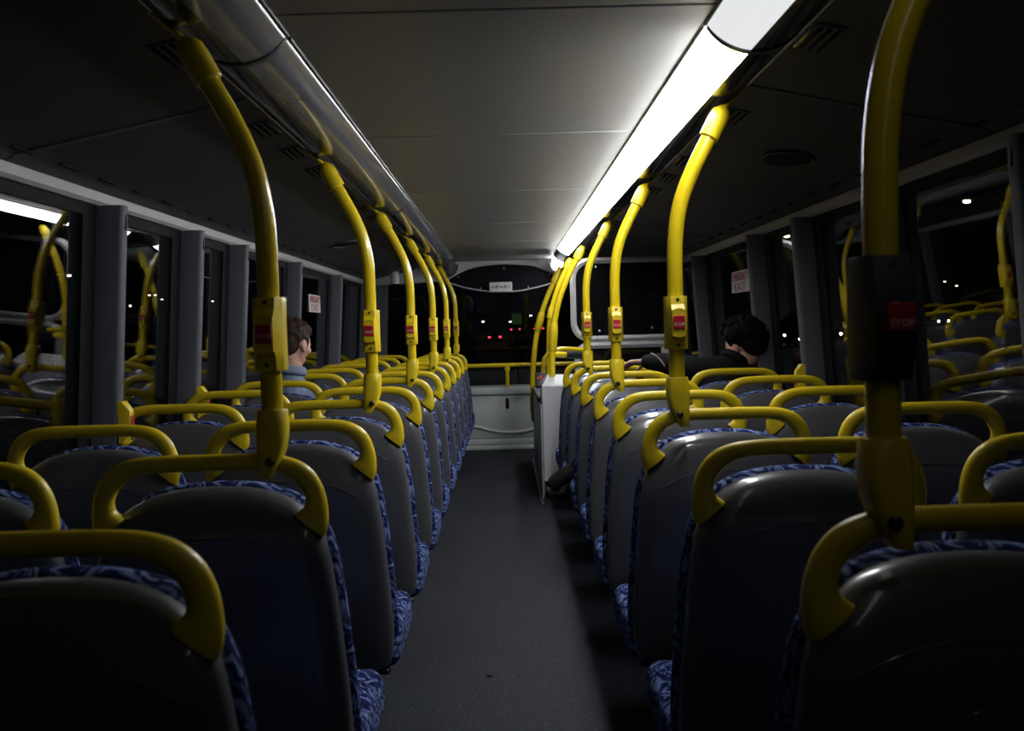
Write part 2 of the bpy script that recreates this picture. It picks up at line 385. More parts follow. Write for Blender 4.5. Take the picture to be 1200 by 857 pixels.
# stop buttons on the window posts
sb_body = MB()
def stop_box(w, h, d, mb):                   # outward face towards -y, chamfered
    hw, hh = w/2, h/2
    rings = [[(-hw, 0, -hh), (hw, 0, -hh), (hw, 0, hh), (-hw, 0, hh)],
             [(-hw, -d*.35, -hh), (hw, -d*.35, -hh), (hw, -d*.35, hh), (-hw, -d*.35, hh)],
             [(-hw*.72, -d, -hh*.55), (hw*.72, -d, -hh*.55), (hw*.72, -d, hh*.55), (-hw*.72, -d, hh*.55)]]
    return mb.loft([[Vector(p) for p in r] for r in rings])
post_stop_body = stop_box(.05, .13, .035, MB()).mesh('button_box', M['yellow'])
post_stop_btn = MB().box((0, -.036, -.0), (.026, .006, .04), .002, 1).mesh('button', M['red'])
for s, y, zc, lab in ((-1, 3.20, .865, 'first'), (-1, 4.02, .865, 'second'), (-1, 5.97, .865, 'third'), (1, 4.15, .88, 'only')):
    x = s*(wallx(zc)-.085)
    lbl = {'first': 'yellow stop button box on the window post farthest from the front panel', 'second': 'yellow stop button box on the middle of three button posts',
           'third': 'yellow stop button box on the post behind the red and white exit sticker', 'only': 'yellow stop button box on a window post beside the person in black'}[lab]
    t = thing('stop_button', lbl, 'stop button', (x, y-.0, zc))
    b = link('button_box', post_stop_body, t); bt = link('button', post_stop_btn, b)
    t.rotation_euler = (0, 0, s*R(-90)+0) if s < 0 else (0, 0, R(-90))
    if s < 0: t.rotation_euler = (0, 0, R(90))

# exit stickers on the glass
def sticker(px, py, s, label):
    d = PX(px, py, s*1.262)
    t = thing('exit_sticker', label, 'sticker', (s*(wallx(d.z)-.004), d.y, d.z))
    t.rotation_euler = (R(90), 0, R(90) if s < 0 else R(-90))
    MB().box((0, 0, 0), (.40, .115, .002), .0008, 1).build('sticker_sheet', M['paper'], t)
    a = link('lettering', text_mesh('EMERGENCY', .064, M['redink']), t); a.location = (0, .024, .0022); a.scale = (.98, 1, 1)
    a = link('lettering', text_mesh('EXIT', .064, M['redink']), t); a.location = (0, -.030, .0022); a.scale = (2.0, 1, 1)
sticker(368.5, 356, -1, 'white sticker with red lettering on the glass beyond the boy')
sticker(868, 330, 1, 'dim sticker with red lettering on the glass near the person in black')

# ------------------------------------------------------------------ ceiling lamps along both sides
def arc_pts(s, n=16, a=(.425, 1.728), b=(.610, 1.706), sag=.042):
    A, B = Vector((a[0], a[1])), Vector((b[0], b[1])); c = (A+B)/2; d = (B-A); nrm = Vector((d.y, -d.x)).normalized()
    if nrm.y > 0: nrm = -nrm
    L = d.length; rad = (L*L/4+sag*sag)/(2*sag); ctr = c-nrm*(rad-sag); th = math.asin(L/2/rad); out = []
    for k in range(n+1):
        t = -th+2*th*k/n; out.append(ctr+nrm*rad*math.cos(t)+d.normalized()*rad*math.sin(t))
    return [(s*p.x, p.y) for p in out]
cuts = [YB, -.63, 2.10, 4.83, 7.56, 8.02]
ordn = ['first', 'second', 'third', 'fourth', 'fifth', 'sixth', 'seventh', 'eighth', 'ninth', 'tenth', 'eleventh', 'twelfth']
def lamp(s, a, b, cover, label, drop=0.0):
    t = thing('ceiling_lamp', label, 'ceiling lamp', (s*.52, (a+b)/2, ZC), 'ceiling lamps of the '+('unlit' if s < 0 else 'lit')+' side')
    o = Vector((s*.52, (a+b)/2, ZC)); pts = arc_pts(s, 20); a2, b2 = a+.010, b-.010
    def strip(ps, thick=.003):
        m = MB(); ring = lambda y: [Vector((x, y, z))-o for x, z in ps]+[Vector((x, y, z+thick))-o for x, z in reversed(ps)]
        return m.loft([ring(a2), [p-Vector((0, 0, drop)) for p in ring(b2)]])
    strip(pts[0:11]).build('lamp_cover', cover, t)
    strip(pts[10:21]).build('lamp_housing', M['housing'], t)
    # thin edge bead against the ceiling
    e = arc_pts(s, 20)[0]; MB().tube([Vector((e[0]-s*.004, a2, e[1]))-o, Vector((e[0]-s*.004, b2, e[1]-drop))-o], .003, 8).build('edge_bead', M['cover_off'], t)
    e = arc_pts(s, 20)[20]; MB().tube([Vector((e[0]+s*.002, a2, e[1]+.002))-o, Vector((e[0]+s*.002, b2, e[1]+.002-drop))-o], .003, 8).build('edge_bead', M['bead'], t)
    ps = arc_pts(s, 20, sag=.0445); n = len(ps)   # dark joint rings at both ends
    for y, dz in ((a2-.005, 0), (b2+.005, drop)):
        m = MB(); m.add([Vector((x, y-.0048, z-.001-dz))-o for x, z in ps]+[Vector((x, y+.0048, z-.001-dz))-o for x, z in ps], [list(range(n)), list(range(n, 2*n))[::-1]]+[[k, k+1, n+k+1, n+k] for k in range(n-1)])
        m.build('end_plate', M['band'], t)
for s in (-1, 1):
    for i, (a, b) in enumerate(zip(cuts[:-1], cuts[1:])):
        k = len(cuts)-2-i
        if s > 0: lamp(s, a, b, M['lamp_on'] if a > 1 else M['lamp_dim'], 'glowing white ceiling lamp section, %s back from the dark band at the front' % ordn[k])
        else: lamp(s, a, b, M['cover_off'], 'unlit glossy grey ceiling lamp section, %s back from the front end cap' % ordn[k])
lamp(1, 8.76, 9.16, M['lamp_on'], 'short glowing lamp end piece beyond the dark band at the front', .075)
lamp(-1, 8.02, 8.76, M['cover_off'], 'short unlit lamp piece next to the drooping end piece at the front')
lamp(-1, 8.76, 9.16, M['cover_off'], 'drooping unlit lamp end piece against the front arch', .075)
m = MB(); ps = arc_pts(1, 20, sag=.047); n = len(ps)
m.add([(x, 8.02, z) for x, z in ps]+[(x, 8.76, z-.006) for x, z in ps], [list(range(n)), list(range(n, 2*n))[::-1]]+[[k, k+1, n+k+1, n+k] for k in range(n-1)])
tag(m.build('lamp_band', M['band']), 'dark band across the lit lamp strip near the front', 'lamp band')
for s in (-1, 1):
    ps = arc_pts(s, 20, a=(.405, 1.70), b=(.63, 1.66), sag=.100); n = len(ps)
    m = MB(); m.add([(x, 9.17, z) for x, z in ps]+[(x, 9.22, z) for x, z in ps], [list(range(n)), list(range(n, 2*n))[::-1]]+[[k, k+1, n+k+1, n+k] for k in range(n-1)])
    tag(m.build('lamp_end_cap', M['cove']), 'rounded cap closing the %s lamp strip at the front' % ('lit' if s > 0 else 'unlit'), 'end cap')

# ------------------------------------------------------------------ front end
fw = thing('wall_front', 'pale grey panel below the windscreen at the front', 'wall', (0, YF, 0), None, 'structure')
MB().span(-1.31, 1.31, 0, .08, .105, .50, .006).build('main_panel', M['front'], fw)
MB().span(-1.31, 1.31, -.03, .38, .505, .575, .014, 3).build('top_ledge', M['front'], fw)
MB().span(-1.31, 1.31, -.012, .08, .045, .10, .006).build('lower_strip', M['front'], fw)
MB().span(-1.31, 1.31, -.03, .08, .0, .04, .006).build('plinth', M['front'], fw)
p0 = P(594.5, 473, YF)
MB().box((p0.x, -.002, p0.z), (.032, .012, .098), .006).build('latch_slot', M['gasket'], fw)
cur = [(P(px, py, YF-.01)-Vector((0, YF, 0))) for px, py in ((545, 500), (560, 501), (577, 505), (594, 507), (612, 506), (628, 502), (640, 498))]
MB().tube(crom(cur, 6), .014, 10).build('curved_moulding', M['white'], fw)
# yellow rail across the windscreen
rz = P(595, 428, 9.36).z
rail = thing('front_rail', 'yellow rail running across the windscreen above the front panel', 'rail', (0, 9.36, rz))
MB().tube([(-1.15, 0, 0), (1.15, 0, 0)], .019, 16).build('rail_tube', M['yellow_tube'], rail)
for px in (594.5, 500, 690):
    x = P(px, 440, 9.36).x
    q = MB(); q.tube([(x, 0, -.01), (x, 0, .575-rz)], .017, 14); q.build('stanchion', M['yellow_tube'], rail)
    q = MB(); q.tube([(x, 0, .012), (x, 0, -.05)], .026, 14); q.build('rail_socket', M['yellow'], rail)
# windscreen
ws = thing('window_%d' % (wn+1), 'dark windscreen at the front of the upper deck', 'window', (0, 0, 0), None, 'structure')
m = MB(); m.loft([[Vector((x, YF+.33, .56)), Vector((x, YF+.336, .56)), Vector((x, YF+.106, 1.75)), Vector((x, YF+.10, 1.75))] for x in (-1.2, 1.2)])
m.build('pane', M['glass'], ws, False)
# lens-shaped black visor panel with its white beads
YV = 9.34
up = [P(px, py, YV) for px, py in ((524, 329), (534, 323), (546, 317), (560, 313), (575, 311), (591, 310), (608, 310.5), (624, 312), (638, 317), (650, 323), (658, 328))]
lo = [P(px, py, YV) for px, py in ((524, 331), (534, 334), (546, 337.5), (560, 340), (575, 341.8), (591, 342), (608, 341), (624, 338), (638, 334.5), (650, 330.5), (658, 329))]
up = [Vector(p) for p in crom(up, 4)]; lo = [Vector(p) for p in crom(lo, 4)]
vis = thing('visor_panel', 'black lens-shaped panel above the windscreen with a white lower bead', 'panel', (0, YV, 1.5))
o = Vector((0, YV, 1.5))
m = MB(); rings = []
for a, b in zip(up, lo):
    mid = (a+b)/2
    rings.append([a-o, Vector((mid.x, mid.y-.012, mid.z))-o, b-o, b-o+Vector((0, .02, 0)), a-o+Vector((0, .02, 0))])
m.loft(rings).build('visor', M['visor'], vis)
MB().tube([p-o+Vector((0, -.006, 0)) for p in lo], .006, 8).build('lower_bead', M['white'], vis)
for px, py in ((537, 325), (590.5, 315), (644, 322), (563, 338), (619, 336.5)):
    MB().sphere(P(px, py, YV)-o+Vector((0, -.014, 0)), (.007, .004, .007), None, 10, 6).build('screw', M['bead'], vis)
# front arch between ceiling, coves and visor
m = MB()
def arch_top(x):
    ax = abs(x)
    return ZC if ax < .60 else covez(min(ax, 1.27))
xs = [-1.27+2.54*k/80 for k in range(81)]
def arch_bot(x):
    for a, b in zip(up[:-1], up[1:]):
        if a.x <= x <= b.x: return a.z+(b.z-a.z)*(x-a.x)/(b.x-a.x)
    return up[0].z+(1.535-up[0].z)*(min(1, (abs(x)-abs(up[0].x))/.6))**.8 if x < 0 else up[-1].z+(1.535-up[-1].z)*(min(1, (abs(x)-abs(up[-1].x))/.6))**.8
rings = []
for x in xs:
    t, b = arch_top(x)+.01, min(arch_bot(x), arch_top(x)-.02)
    rings.append([Vector((x, YV-.02, t)), Vector((x, YV-.022, b+.012)), Vector((x, YV-.012, b)), Vector((x, YV+.03, b)), Vector((x, YV+.03, t))])
tag(m.loft(rings).build('trim_30', M['front']), 'pale arch moulding where the ceiling meets the windscreen', 'trim', kind='structure')
for s in (-1, 1):
    m = MB(); m.loft([[Vector((s*x0, 9.34, z)), Vector((s*x0, 9.46, z)), Vector((s*(x0+.14), 9.46, z)), Vector((s*(x0+.14), 9.34, z))] for x0, z in ((1.10, .55), (1.09, 1.0), (1.06, 1.6))])
    tag(m.build('trim_%d' % (31 if s < 0 else 32), M['post'], angle=50), 'pale front corner pillar on the %s lamp side' % ('unlit' if s < 0 else 'lit'), 'pillar', kind='structure')
# pictogram plate
c = P(587, 336.3, YV-.03)
pl = thing('pictogram_plate', 'small pale plate with five black pictograms under the visor', 'sign', c)
pw = .0078
MB().box((0, 0, 0), (26.2*pw, .004, 11.0*pw), .001, 1).build('plate', M['paper'], pl)
def icon(mb, k):
    x = (-9.6+4.8*k)*pw; m = mb
    def ring(r): 
        m.tube([(x+r*math.cos(a), -.003, r*math.sin(a)) for a in [2*math.pi*i/16 for i in range(17)]], .0022, 6, False)
    if k == 0: m.box((x, -.003, -.002), (.022, .002, .010)); m.box((x-.007, -.003, -.009), (.007, .002, .012))
    if k == 1: ring(.014); m.box((x, -.003, 0), (.010, .002, .014)); m.box((x, -.003, 0), (.026, .002, .003), 0, 1, Matrix.Rotation(R(45), 3, 'Y'))
    if k == 2: m.box((x, -.003, 0), (.024, .002, .008)); m.box((x-.008, -.003, .007), (.005, .002, .012)); m.box((x+.004, -.003, -.005), (.012, .002, .009))
    if k == 3: ring(.014); m.box((x, -.003, 0), (.026, .002, .004), 0, 1, Matrix.Rotation(R(40), 3, 'Y')); m.box((x, -.003, 0), (.018, .002, .005))
    if k == 4: m.sphere((x, -.003, .010), .004, None, 8, 6); m.box((x, -.003, 0), (.006, .002, .013)); m.box((x-.005, -.003, -.009), (.004, .002, .012), 0, 1, Matrix.Rotation(R(35), 3, 'Y')); m.box((x+.005, -.003, -.009), (.004, .002, .012), 0, 1, Matrix.Rotation(R(-35), 3, 'Y'))
for k in range(5):
    q = MB(); icon(q, k); q.build('pictogram', M['ink'], pl)
# dome camera in the front corner
c = P(463, 333, 9.05)
dc = thing('dome_camera', 'small shiny dome camera under the cove by the front pillar', 'camera', c)
MB().sphere((0, 0, 0), .034, None, 16, 10).build('dome', M['tint'], dc)
MB().tube([(0, 0, .0), (0, 0, .05), (0, 0, .16)], [.042, .042, .03], 20).build('camera_base', M['white'], dc)

# ------------------------------------------------------------------ seats
half = [(0, .845), (.06, .842), (.12, .829), (.163, .805), (.193, .772), (.211, .725), (.222, .64), (.232, .5), (.237, .38), (.235, .30), (.222, .256), (.18, .240), (.08, .237), (0, .237)]
hp = crom([(x, z, 0) for x, z in half], 4)
OUT = [(p.x, p.y) for p in hp]; OUT = OUT+[(-x, z) for x, z in OUT[-2:0:-1]]
LEAN = math.tan(R(9))
def lean(x, y, z):
    t = max(0.0, (z-.66)/.185)
    return Vector((x, y-(z-.90)*LEAN-.012+.05*t**2.2, z))
def offs(out, d):
    n = len(out); r = []
    for i in range(n):
        a, b = Vector(out[i-1]), Vector(out[(i+1) % n]); t = (b-a).normalized(); nn = Vector((-t.y, t.x))
        r.append((out[i][0]+nn.x*d, out[i][1]+nn.y*d))
    return r
def sclo(out, s, zc=.56): return [(x*s, zc+(z-zc)*s) for x, z in out]
def shell_mesh():
    rings = []
    for o2, y in ((offs(OUT, -.006), .030), (offs(OUT, 0), .022), (offs(OUT, .0), .004), (offs(OUT, -.004), -.006), (offs(OUT, -.012), -.013), (offs(OUT, -.028), -.018)):
        rings.append([lean(x, y, z) for x, z in o2])
    base = offs(OUT, -.028)
    for s, y in ((.93, -.020), (.86, -.0215), (.8, -.022), (.65, -.023), (.45, -.024), (.25, -.024), (.08, -.024)):
        rings.append([lean(x, y, z) for x, z in sclo(base, s)])
    return MB().loft(rings)
def arcline(z0, z1, xw, n=24):              # moulded ridge across the upper back
    pts = []
    for k in range(n+1):
        x = -xw+2*xw*k/n; z = z0-(z0-z1)*(abs(x)/xw)**2.4
        pts.append(lean(x, -.0222, z))
    return pts
SH = shell_mesh().mesh('seat_shell', M['shell'], angle=60)
RIDGE = MB().tube(arcline(.757, .715, .165), .0014, 6).mesh('moulded_line', M['shell'])
oval = [lean(.05*math.cos(a), -.0245, .645+.030*math.sin(a)) for a in [2*math.pi*k/28 for k in range(29)]]
OVAL = MB().tube(oval, .0011, 6, False).mesh('moulded_oval', M['shell'])
def back_cushion():
    rings = []
    big = [(x*1.018 if z > .3 else x*1.01, z+(-.001 if z > .6 else -.004)) for x, z in OUT]
    for d, y in ((-.02, .026), (-.004, .029), (.004, .040), (.006, .056), (-.001, .074), (-.016, .088), (-.04, .094)):
        rings.append([lean(x, y, z) for x, z in offs(big, d)])
    base = offs(big, -.04)
    for s, y in ((.85, .092), (.6, .082), (.3, .076), (.05, .075)):
        rings.append([lean(x, y, z) for x, z in sclo(base, s)])
    return MB().loft(rings)
BC = back_cushion().mesh('backrest_cushion', M['fabric'], angle=70)
def handle_mesh():
    O = [(.207, .754), (.2145, .772), (.2165, .80), (.212, .835), (.199, .868), (.176, .892), (.143, .906), (.10, .9115), (.05, .9125), (0, .9128)]
    I = [(.155, .797), (.162, .802), (.172, .811), (.175, .828), (.166, .848), (.149, .865), (.127, .876), (.095, .8805), (.05, .881), (0, .881)]
    b = [.020, .020, .018, .0165, .016, .016, .016, .016, .016, .016]
    o4 = crom([(p[0], p[1], w) for p, w in zip(O, b)], 3); i4 = crom([(p[0], p[1], 0) for p in I], 3)
    rings = []
    for a, c in zip(o4, i4):
        ctr = Vector(((a.x+c.x)/2, 0, (a.y+c.y)/2)); e = Vector(((a.x-c.x)/2, 0, (a.y-c.y)/2)); ring = []
        for k in range(14):
            th = 2*math.pi*k/14
            ca, sa = math.cos(th), math.sin(th)
            p = ctr+e*(abs(ca)**.85*(1 if ca >= 0 else -1))+Vector((0, (a.z)*(abs(sa)**.85*(1 if sa >= 0 else -1)), 0))
            t = max(0.0, (.84-p.z)/.09); p.y += .006-(p.z-.90)*LEAN*.8-.004*t
            ring.append(p)
        rings.append(ring)
    mir = [[Vector((-p.x, p.y, p.z)) for p in r] for r in rings[-2::-1]]
    return MB().loft(rings+mir)
HD = handle_mesh().mesh('grab_handle', M['yellow'], angle=70)
def rounded_cushion(x0, x1, y0, y1, z0, z1):
    rings = []; prof = []
    # profile in y,z swept in x with end shrink
    prof = [(y0, z1-.03), (y0+.03, z1-.004), (y0+.10, z1-.008), (y0+.25, z1-.004), (y1-.10, z1), (y1-.045, z1-.006), (y1-.012, z1-.03), (y1, z1-.06), (y1-.012, z0+.015), (y1-.05, z0), (y0+.05, z0), (y0, z0+.02)]
    pc = crom([(a, b, 0) for a, b in prof+[prof[0]]], 3)[:-1]
    cy, cz = (y0+y1)/2, (z0+z1)/2
    for x, d in ((x0, .030), (x0+.004, .016), (x0+.014, .006), (x0+.03, 0), (x1-.03, 0), (x1-.014, .006), (x1-.004, .016), (x1, .030)):
        r = []
        for p in pc:
            sx = max(0, 1-d/((y1-y0)/2)); sz = 1-d/((z1-z0)/2)
            r.append(Vector((x, cy+(p.x-cy)*sx, cz+(p.y-cz)*sz)))
        rings.append(r)
    return MB().loft(rings)
def build_seat(kind):
    """kind -1/1: aisle seat whose aisle is on the other side of x, 0: window seat"""
    root = thing('bus_seat', 'seat', 'seat')
    sh = link('seat_shell', SH, root); link('moulded_line', RIDGE, sh); link('moulded_oval', OVAL, sh)
    link('backrest_cushion', BC, root); link('grab_handle', HD, root)
    dx = -.006*kind
    rounded_cushion(-.244+dx, .244+dx, .10, .50, .24, .364).build('seat_cushion', M['fabric'], root, angle=70)
    q = MB(); q.box((dx, .29, .235), (.42, .34, .04), .012); q.build('seat_pan', M['pan'], root)
    q = MB()
    if kind:
        lx = -.08*kind
        q.box((lx, .30, .11), (.045, .07, .22), .008); q.box((lx, .30, .010), (.08, .20, .020), .006); q.box((lx, .30, .212), (.06, .30, .02), .005)
    else:
        q.box((0, .24, .208), (.40, .05, .03), .006); q.box((.0, .38, .208), (.40, .05, .03), .006); q.box((.05, .31, .105), (.04, .06, .20), .006)
    q.build('seat_leg' if kind else 'support_rail', M['pan'], root)
    if kind:
        MB().sphere((-.215*kind, .115, .232), .010, None, 10, 8).build('bracket_bolt', M['metal'], root)
    return root
SEATX, SEATW = .55, 1.045
POLES_L, POLES_R = (1, 3, 5, 7, 9, 11), (0, 2, 4, 6)
protos = {}
def put_seat(kind, x, y, label, group):
    if kind not in protos: o = protos[kind] = build_seat(kind)
    else: o = copy_tree(protos[kind])
    o.location = (x, y, 0); tag(o, label, 'seat', group)
for i in range(12):
    n = ordn[11-i]
    put_seat(-1, -SEATX, rowy(i), 'gangway seat%s, %s row back from the front panel, unlit lamp side' % (' carrying a pole' if i in POLES_L else '', n), 'seats on the unlit lamp side')
    put_seat(0, -SEATW, rowy(i), 'window seat with yellow handle, %s row back from the front panel, unlit lamp side' % n, 'seats on the unlit lamp side')
for i in range(8):
    n = ordn[7-i]
    put_seat(1, SEATX, rowy(i), 'gangway seat%s, %s row back from the white stair box' % (' carrying a pole' if i in POLES_R else '', n), 'seats on the lit lamp side')
    put_seat(0, SEATW, rowy(i), 'window seat with yellow handle, %s row back from the white-framed stair screen' % n, 'seats on the lit lamp side')

# ------------------------------------------------------------------ grab poles
prof = [(.427, .90), (.427, 1.10), (.427, 1.28), (.432, 1.36), (.446, 1.43), (.474, 1.50), (.511, 1.57), (.534, 1.612), (.548, 1.638)]
STOP_TXT = text_mesh('STOP', .0155, M['letter'])
def build_pole(s, black):
    root = thing('grab_pole', 'pole', 'grab pole')
    ox = s*.427
    V = lambda x, z: Vector((s*x-ox, 0, z-.90))
    pts = crom([V(x, z) for x, z in prof], 6)
    MB().tube(pts, .0195, 20).build('pole_tube', M['yellow_tube'], root)
    # sleeve and flattened tip at the ceiling
    a, b = V(.518, 1.584), V(.553, 1.648)
    d = (b-a).normalized()
    q = MB(); q.tube([a, a+d*.002, a+d*.050, b-d*.004, b+d*.008, b+d*.016], [.0235, .0255, .0262, .0245, .016, .008], 20)
    sl = q.build('top_sleeve', M['yellow'], root)
    tip0, tip1 = b+d*.008, V(.628, 1.722); dd = (tip1-tip0); perp = Vector((0, 1, 0)); side = dd.cross(perp).normalized()
    q = MB(); rings = []
    for t, w, th in ((0, .013, .008), (.3, .012, .0055), (.7, .0125, .006), (1, .017, .009)):
        c = tip0+dd*t; rings.append([c+perp*w*math.cos(k*math.pi/6)+side*th*math.sin(k*math.pi/6) for k in range(12)])
    q.loft(rings).build('fixing_tongue', M['yellow'], root)
    # clamp on the seat handle
    q = MB(); rings = []
    zb = -.9
    # the clamp bottom leans towards the arched side of the handle
    for z, xl, xr, yb_, yf in ((.992, -.0255, .0255, -.0255, .0255), (.988, -.0275, .0275, -.0275, .0275), (.965, -.028, .028, -.029, .028), (.940, -.0275, .0265, -.031, .028), (.920, -.027, .0225, -.032, .028), (.900, -.0265, .015, -.032, .027), (.880, -.026, .004, -.030, .024), (.868, -.025, -.004, -.027, .020)):
        cx, rx, cy, ry = (xl+xr)/2, (xr-xl)/2, (yb_+yf)/2, (yf-yb_)/2; ring = []
        for k in range(24):
            th = 2*math.pi*k/24; ca, sa = math.cos(th), math.sin(th); e = .45 if z < .95 else (.6 if z < .985 else .9)
            ring.append(Vector((-s*(cx+rx*abs(ca)**e*(1 if ca > 0 else -1))*-1*-1, cy+ry*abs(sa)**e*(1 if sa > 0 else -1), z-.90)))
        rings.append(ring)
    cl = q.loft(rings).build('base_clamp', M['yellow'], root, angle=55)
    MB().tube([(0, -.024, .0), (0, -.036, .0), (0, -.040, 0)], [.0085, .0085, .005], 14).build('bolt', M['bolt'], cl)
    # stop button unit
    zc = 1.128-.9
    hb = .066
    if not black:
        body = MB(); rings = []
        for z, w, yf in ((-hb, .026, -.026), (-hb+.004, .027, -.027), (-.042, .027, -.030), (-.026, .0265, -.043), (.0, .0265, -.046), (.030, .0265, -.043), (.046, .027, -.031), (hb-.004, .027, -.028), (hb, .026, -.027)):
            rings.append([Vector((-w, .024, zc+z)), Vector((-w, yf*.35, zc+z)), Vector((-w*.62, yf, zc+z)), Vector((w*.62, yf, zc+z)), Vector((w, yf*.35, zc+z)), Vector((w, .024, zc+z))])
        bo = body.loft(rings).build('button_unit', M['yellow'], root, angle=25)
        q = MB(); ol = [(.0155*math.cos(t), .034*math.sin(t)) if abs(math.sin(t)) < 2 else 0 for t in [2*math.pi*k/28 for k in range(28)]]
        ol = [((.0165 if c > 0 else -.0165)*min(1, abs(c)*1.9), .036*math.sin(t)) for t in [2*math.pi*(k+.5)/28 for k in range(28)] for c in [math.cos(t)]]
        q.add([Vector((x, -.040, zc+z)) for x, z in ol]+[Vector((x, -.0475, zc+z)) for x, z in ol], [list(range(28)), list(range(28, 56))[::-1]]+[[k, (k+1) % 28, 28+(k+1) % 28, 28+k] for k in range(28)])
        q.build('button_surround', M['yellow'], bo, angle=40)
        btn = MB().box((0, -.0478, zc+.001), (.0285, .006, .033), .0012, 1).build('button', M['red'], bo)
        tz, ty = zc-.004, -.0513
        for z in (.057, -.055):
            MB().tube([(0, -.026, zc+z), (0, -.0315, zc+z)], .004, 10).build('screw', M['bolt'], bo)
    else:
        body = MB(); rings = []
        for z, w, yf in ((-hb-.004, .029, -.028), (-hb, .030, -.030), (-.03, .031, -.044), (.018, .031, -.046), (.046, .030, -.036), (hb, .029, -.029), (hb+.004, .028, -.027)):
            rings.append([Vector((-w, .026, zc+z)), Vector((-w, yf*.4, zc+z)), Vector((-w*.7, yf, zc+z)), Vector((w*.7, yf, zc+z)), Vector((w, yf*.4, zc+z)), Vector((w, .026, zc+z))])
        bo = body.loft(rings).build('button_unit', M['blackbox'], root, angle=25)
        btn = MB().box((0.004, -.0472, zc+.001), (.032, .006, .031), .0015, 1).build('button', M['red'], bo)
        tz, ty = zc-.006, -.0507
        for z in (.060, -.058):
            MB().tube([(0.002, -.026, zc+z), (0.002, -.034, zc+z)], .0042, 10).build('screw', M['metal'], bo)
    if not black:
        pass
    tx = link('lettering', STOP_TXT, bo); tx.location = (0.004 if black else 0, ty, tz); tx.rotation_euler = (R(90), 0, 0); tx.scale = (.72, .72, .72)
    return root
pp = {}
for s, rows in ((-1, POLES_L), (1, POLES_R)):
    for i in rows:
        black = (s > 0 and i == 0)
        key = (s, black)
        if key not in pp: o = pp[key] = build_pole(s, black)
        else: o = copy_tree(pp[key])
        o.location = (s*.427, rowy(i)+.004, .90)
        if black: tag(o, 'yellow grab pole with a black stop button unit', 'grab pole')
        elif s < 0: tag(o, 'curved yellow pole with stop button, %s row back from front panel, unlit lamp side' % ordn[11-i], 'grab pole', 'poles on the unlit lamp side')
        else: tag(o, 'curved yellow pole with stop button, %s row back from the white stair box' % ordn[7-i], 'grab pole', 'poles on the lit lamp side')

# ------------------------------------------------------------------ stairwell enclosure
sx0 = P(638, 560, 6.62).x
st = thing('stair_box', 'white stair enclosure box ahead of the seats by the gangway', 'stair box', (0, 6.62, 0))
xr = .60
m = MB()
def sq(x0, x1, y0, y1, z): return [Vector((x0, y0, z)), Vector((x1, y0, z)), Vector((x1, y1, z)), Vector((x0, y1, z))]
m.loft([sq(sx0+.004, xr, 0, .30, .12), sq(sx0, xr, 0, .30, .13), sq(sx0, xr, 0, .30, .735), sq(sx0+.004, xr, .004, .30, .745), sq(sx0+.04, xr-.02, .10, .26, .80)])
m.build('box_body', M['white'], st, angle=20)
MB().span(sx0+.02, xr, .03, .29, 0, .12).build('kick_recess', M['gasket'], st)
MB().span(sx0-.012, sx0-.002, .02, 2.0, 0, .62, .004).build('side_panel', M['front'], st)
MB().span(sx0-.02, sx0+.02, .30, 2.0, .60, .64, .012).build('side_capping', M['post'], st)
MB().span(sx0-.03, sx0-.012, -.22, 2.0, .0, .012, .003).build('floor_edging', M['metal'], st)
# red display on the enclosure
c = P(633.5, 446, 6.95)
rd = thing('display_unit', 'small dark unit with red lit digits on the stair enclosure', 'display', c)
MB().box((0, 0, 0), (.075, .05, .10), .008, 2, Matrix.Rotation(R(-20), 3, 'X')).build('unit_case', M['blackbox'], rd)
MB().tube([(0.01, .02, -.04), (0.01, .03, c.z*-1+.62)], .012, 10).build('unit_foot', M['blackbox'], rd)
for k, (dx, dz) in enumerate(((-.018, .018), (.0, .026), (.018, .012), (-.010, -.010), (.012, -.018), (-.02, -.03))):
    MB().box((dx, -.027-.3*dz, dz), (.012, .006, .014), .002, 1).build('lit_segment', M['led_red'], rd)

def stair_pole(name, pts, y, r, label, sleeve=None, extra=None):
    w = [P(px, py, yy if yy else y) for px, py, yy in pts]; o = w[0]
    t = thing(name, label, 'grab pole', o)
    path = crom([p-o for p in w], 6)
    MB().tube(path, r, 16).build('pole_tube', M['yellow_tube'], t)
    if sleeve:
        for a, b in sleeve:
            A, B = path[int(a*(len(path)-1))], path[int(b*(len(path)-1))]
            d = (B-A); MB().tube([A, A+d*.04, B-d*.2, B], [r*1.2, r*1.38, r*1.38, r*1.1], 16).build('sleeve', M['yellow'], t)
    return t, o
ta, oa = stair_pole('stair_pole', [(647, 447, None), (647, 420, None), (648, 395, None), (650, 375, None), (655, 352, None), (663, 330, None), (673, 309, None), (680, 297, None), (683, 289, None)], 6.72, .021,
                    'yellow pole rising from the white stair box to the lit lamp', [(.80, .95), (.17, .36)])
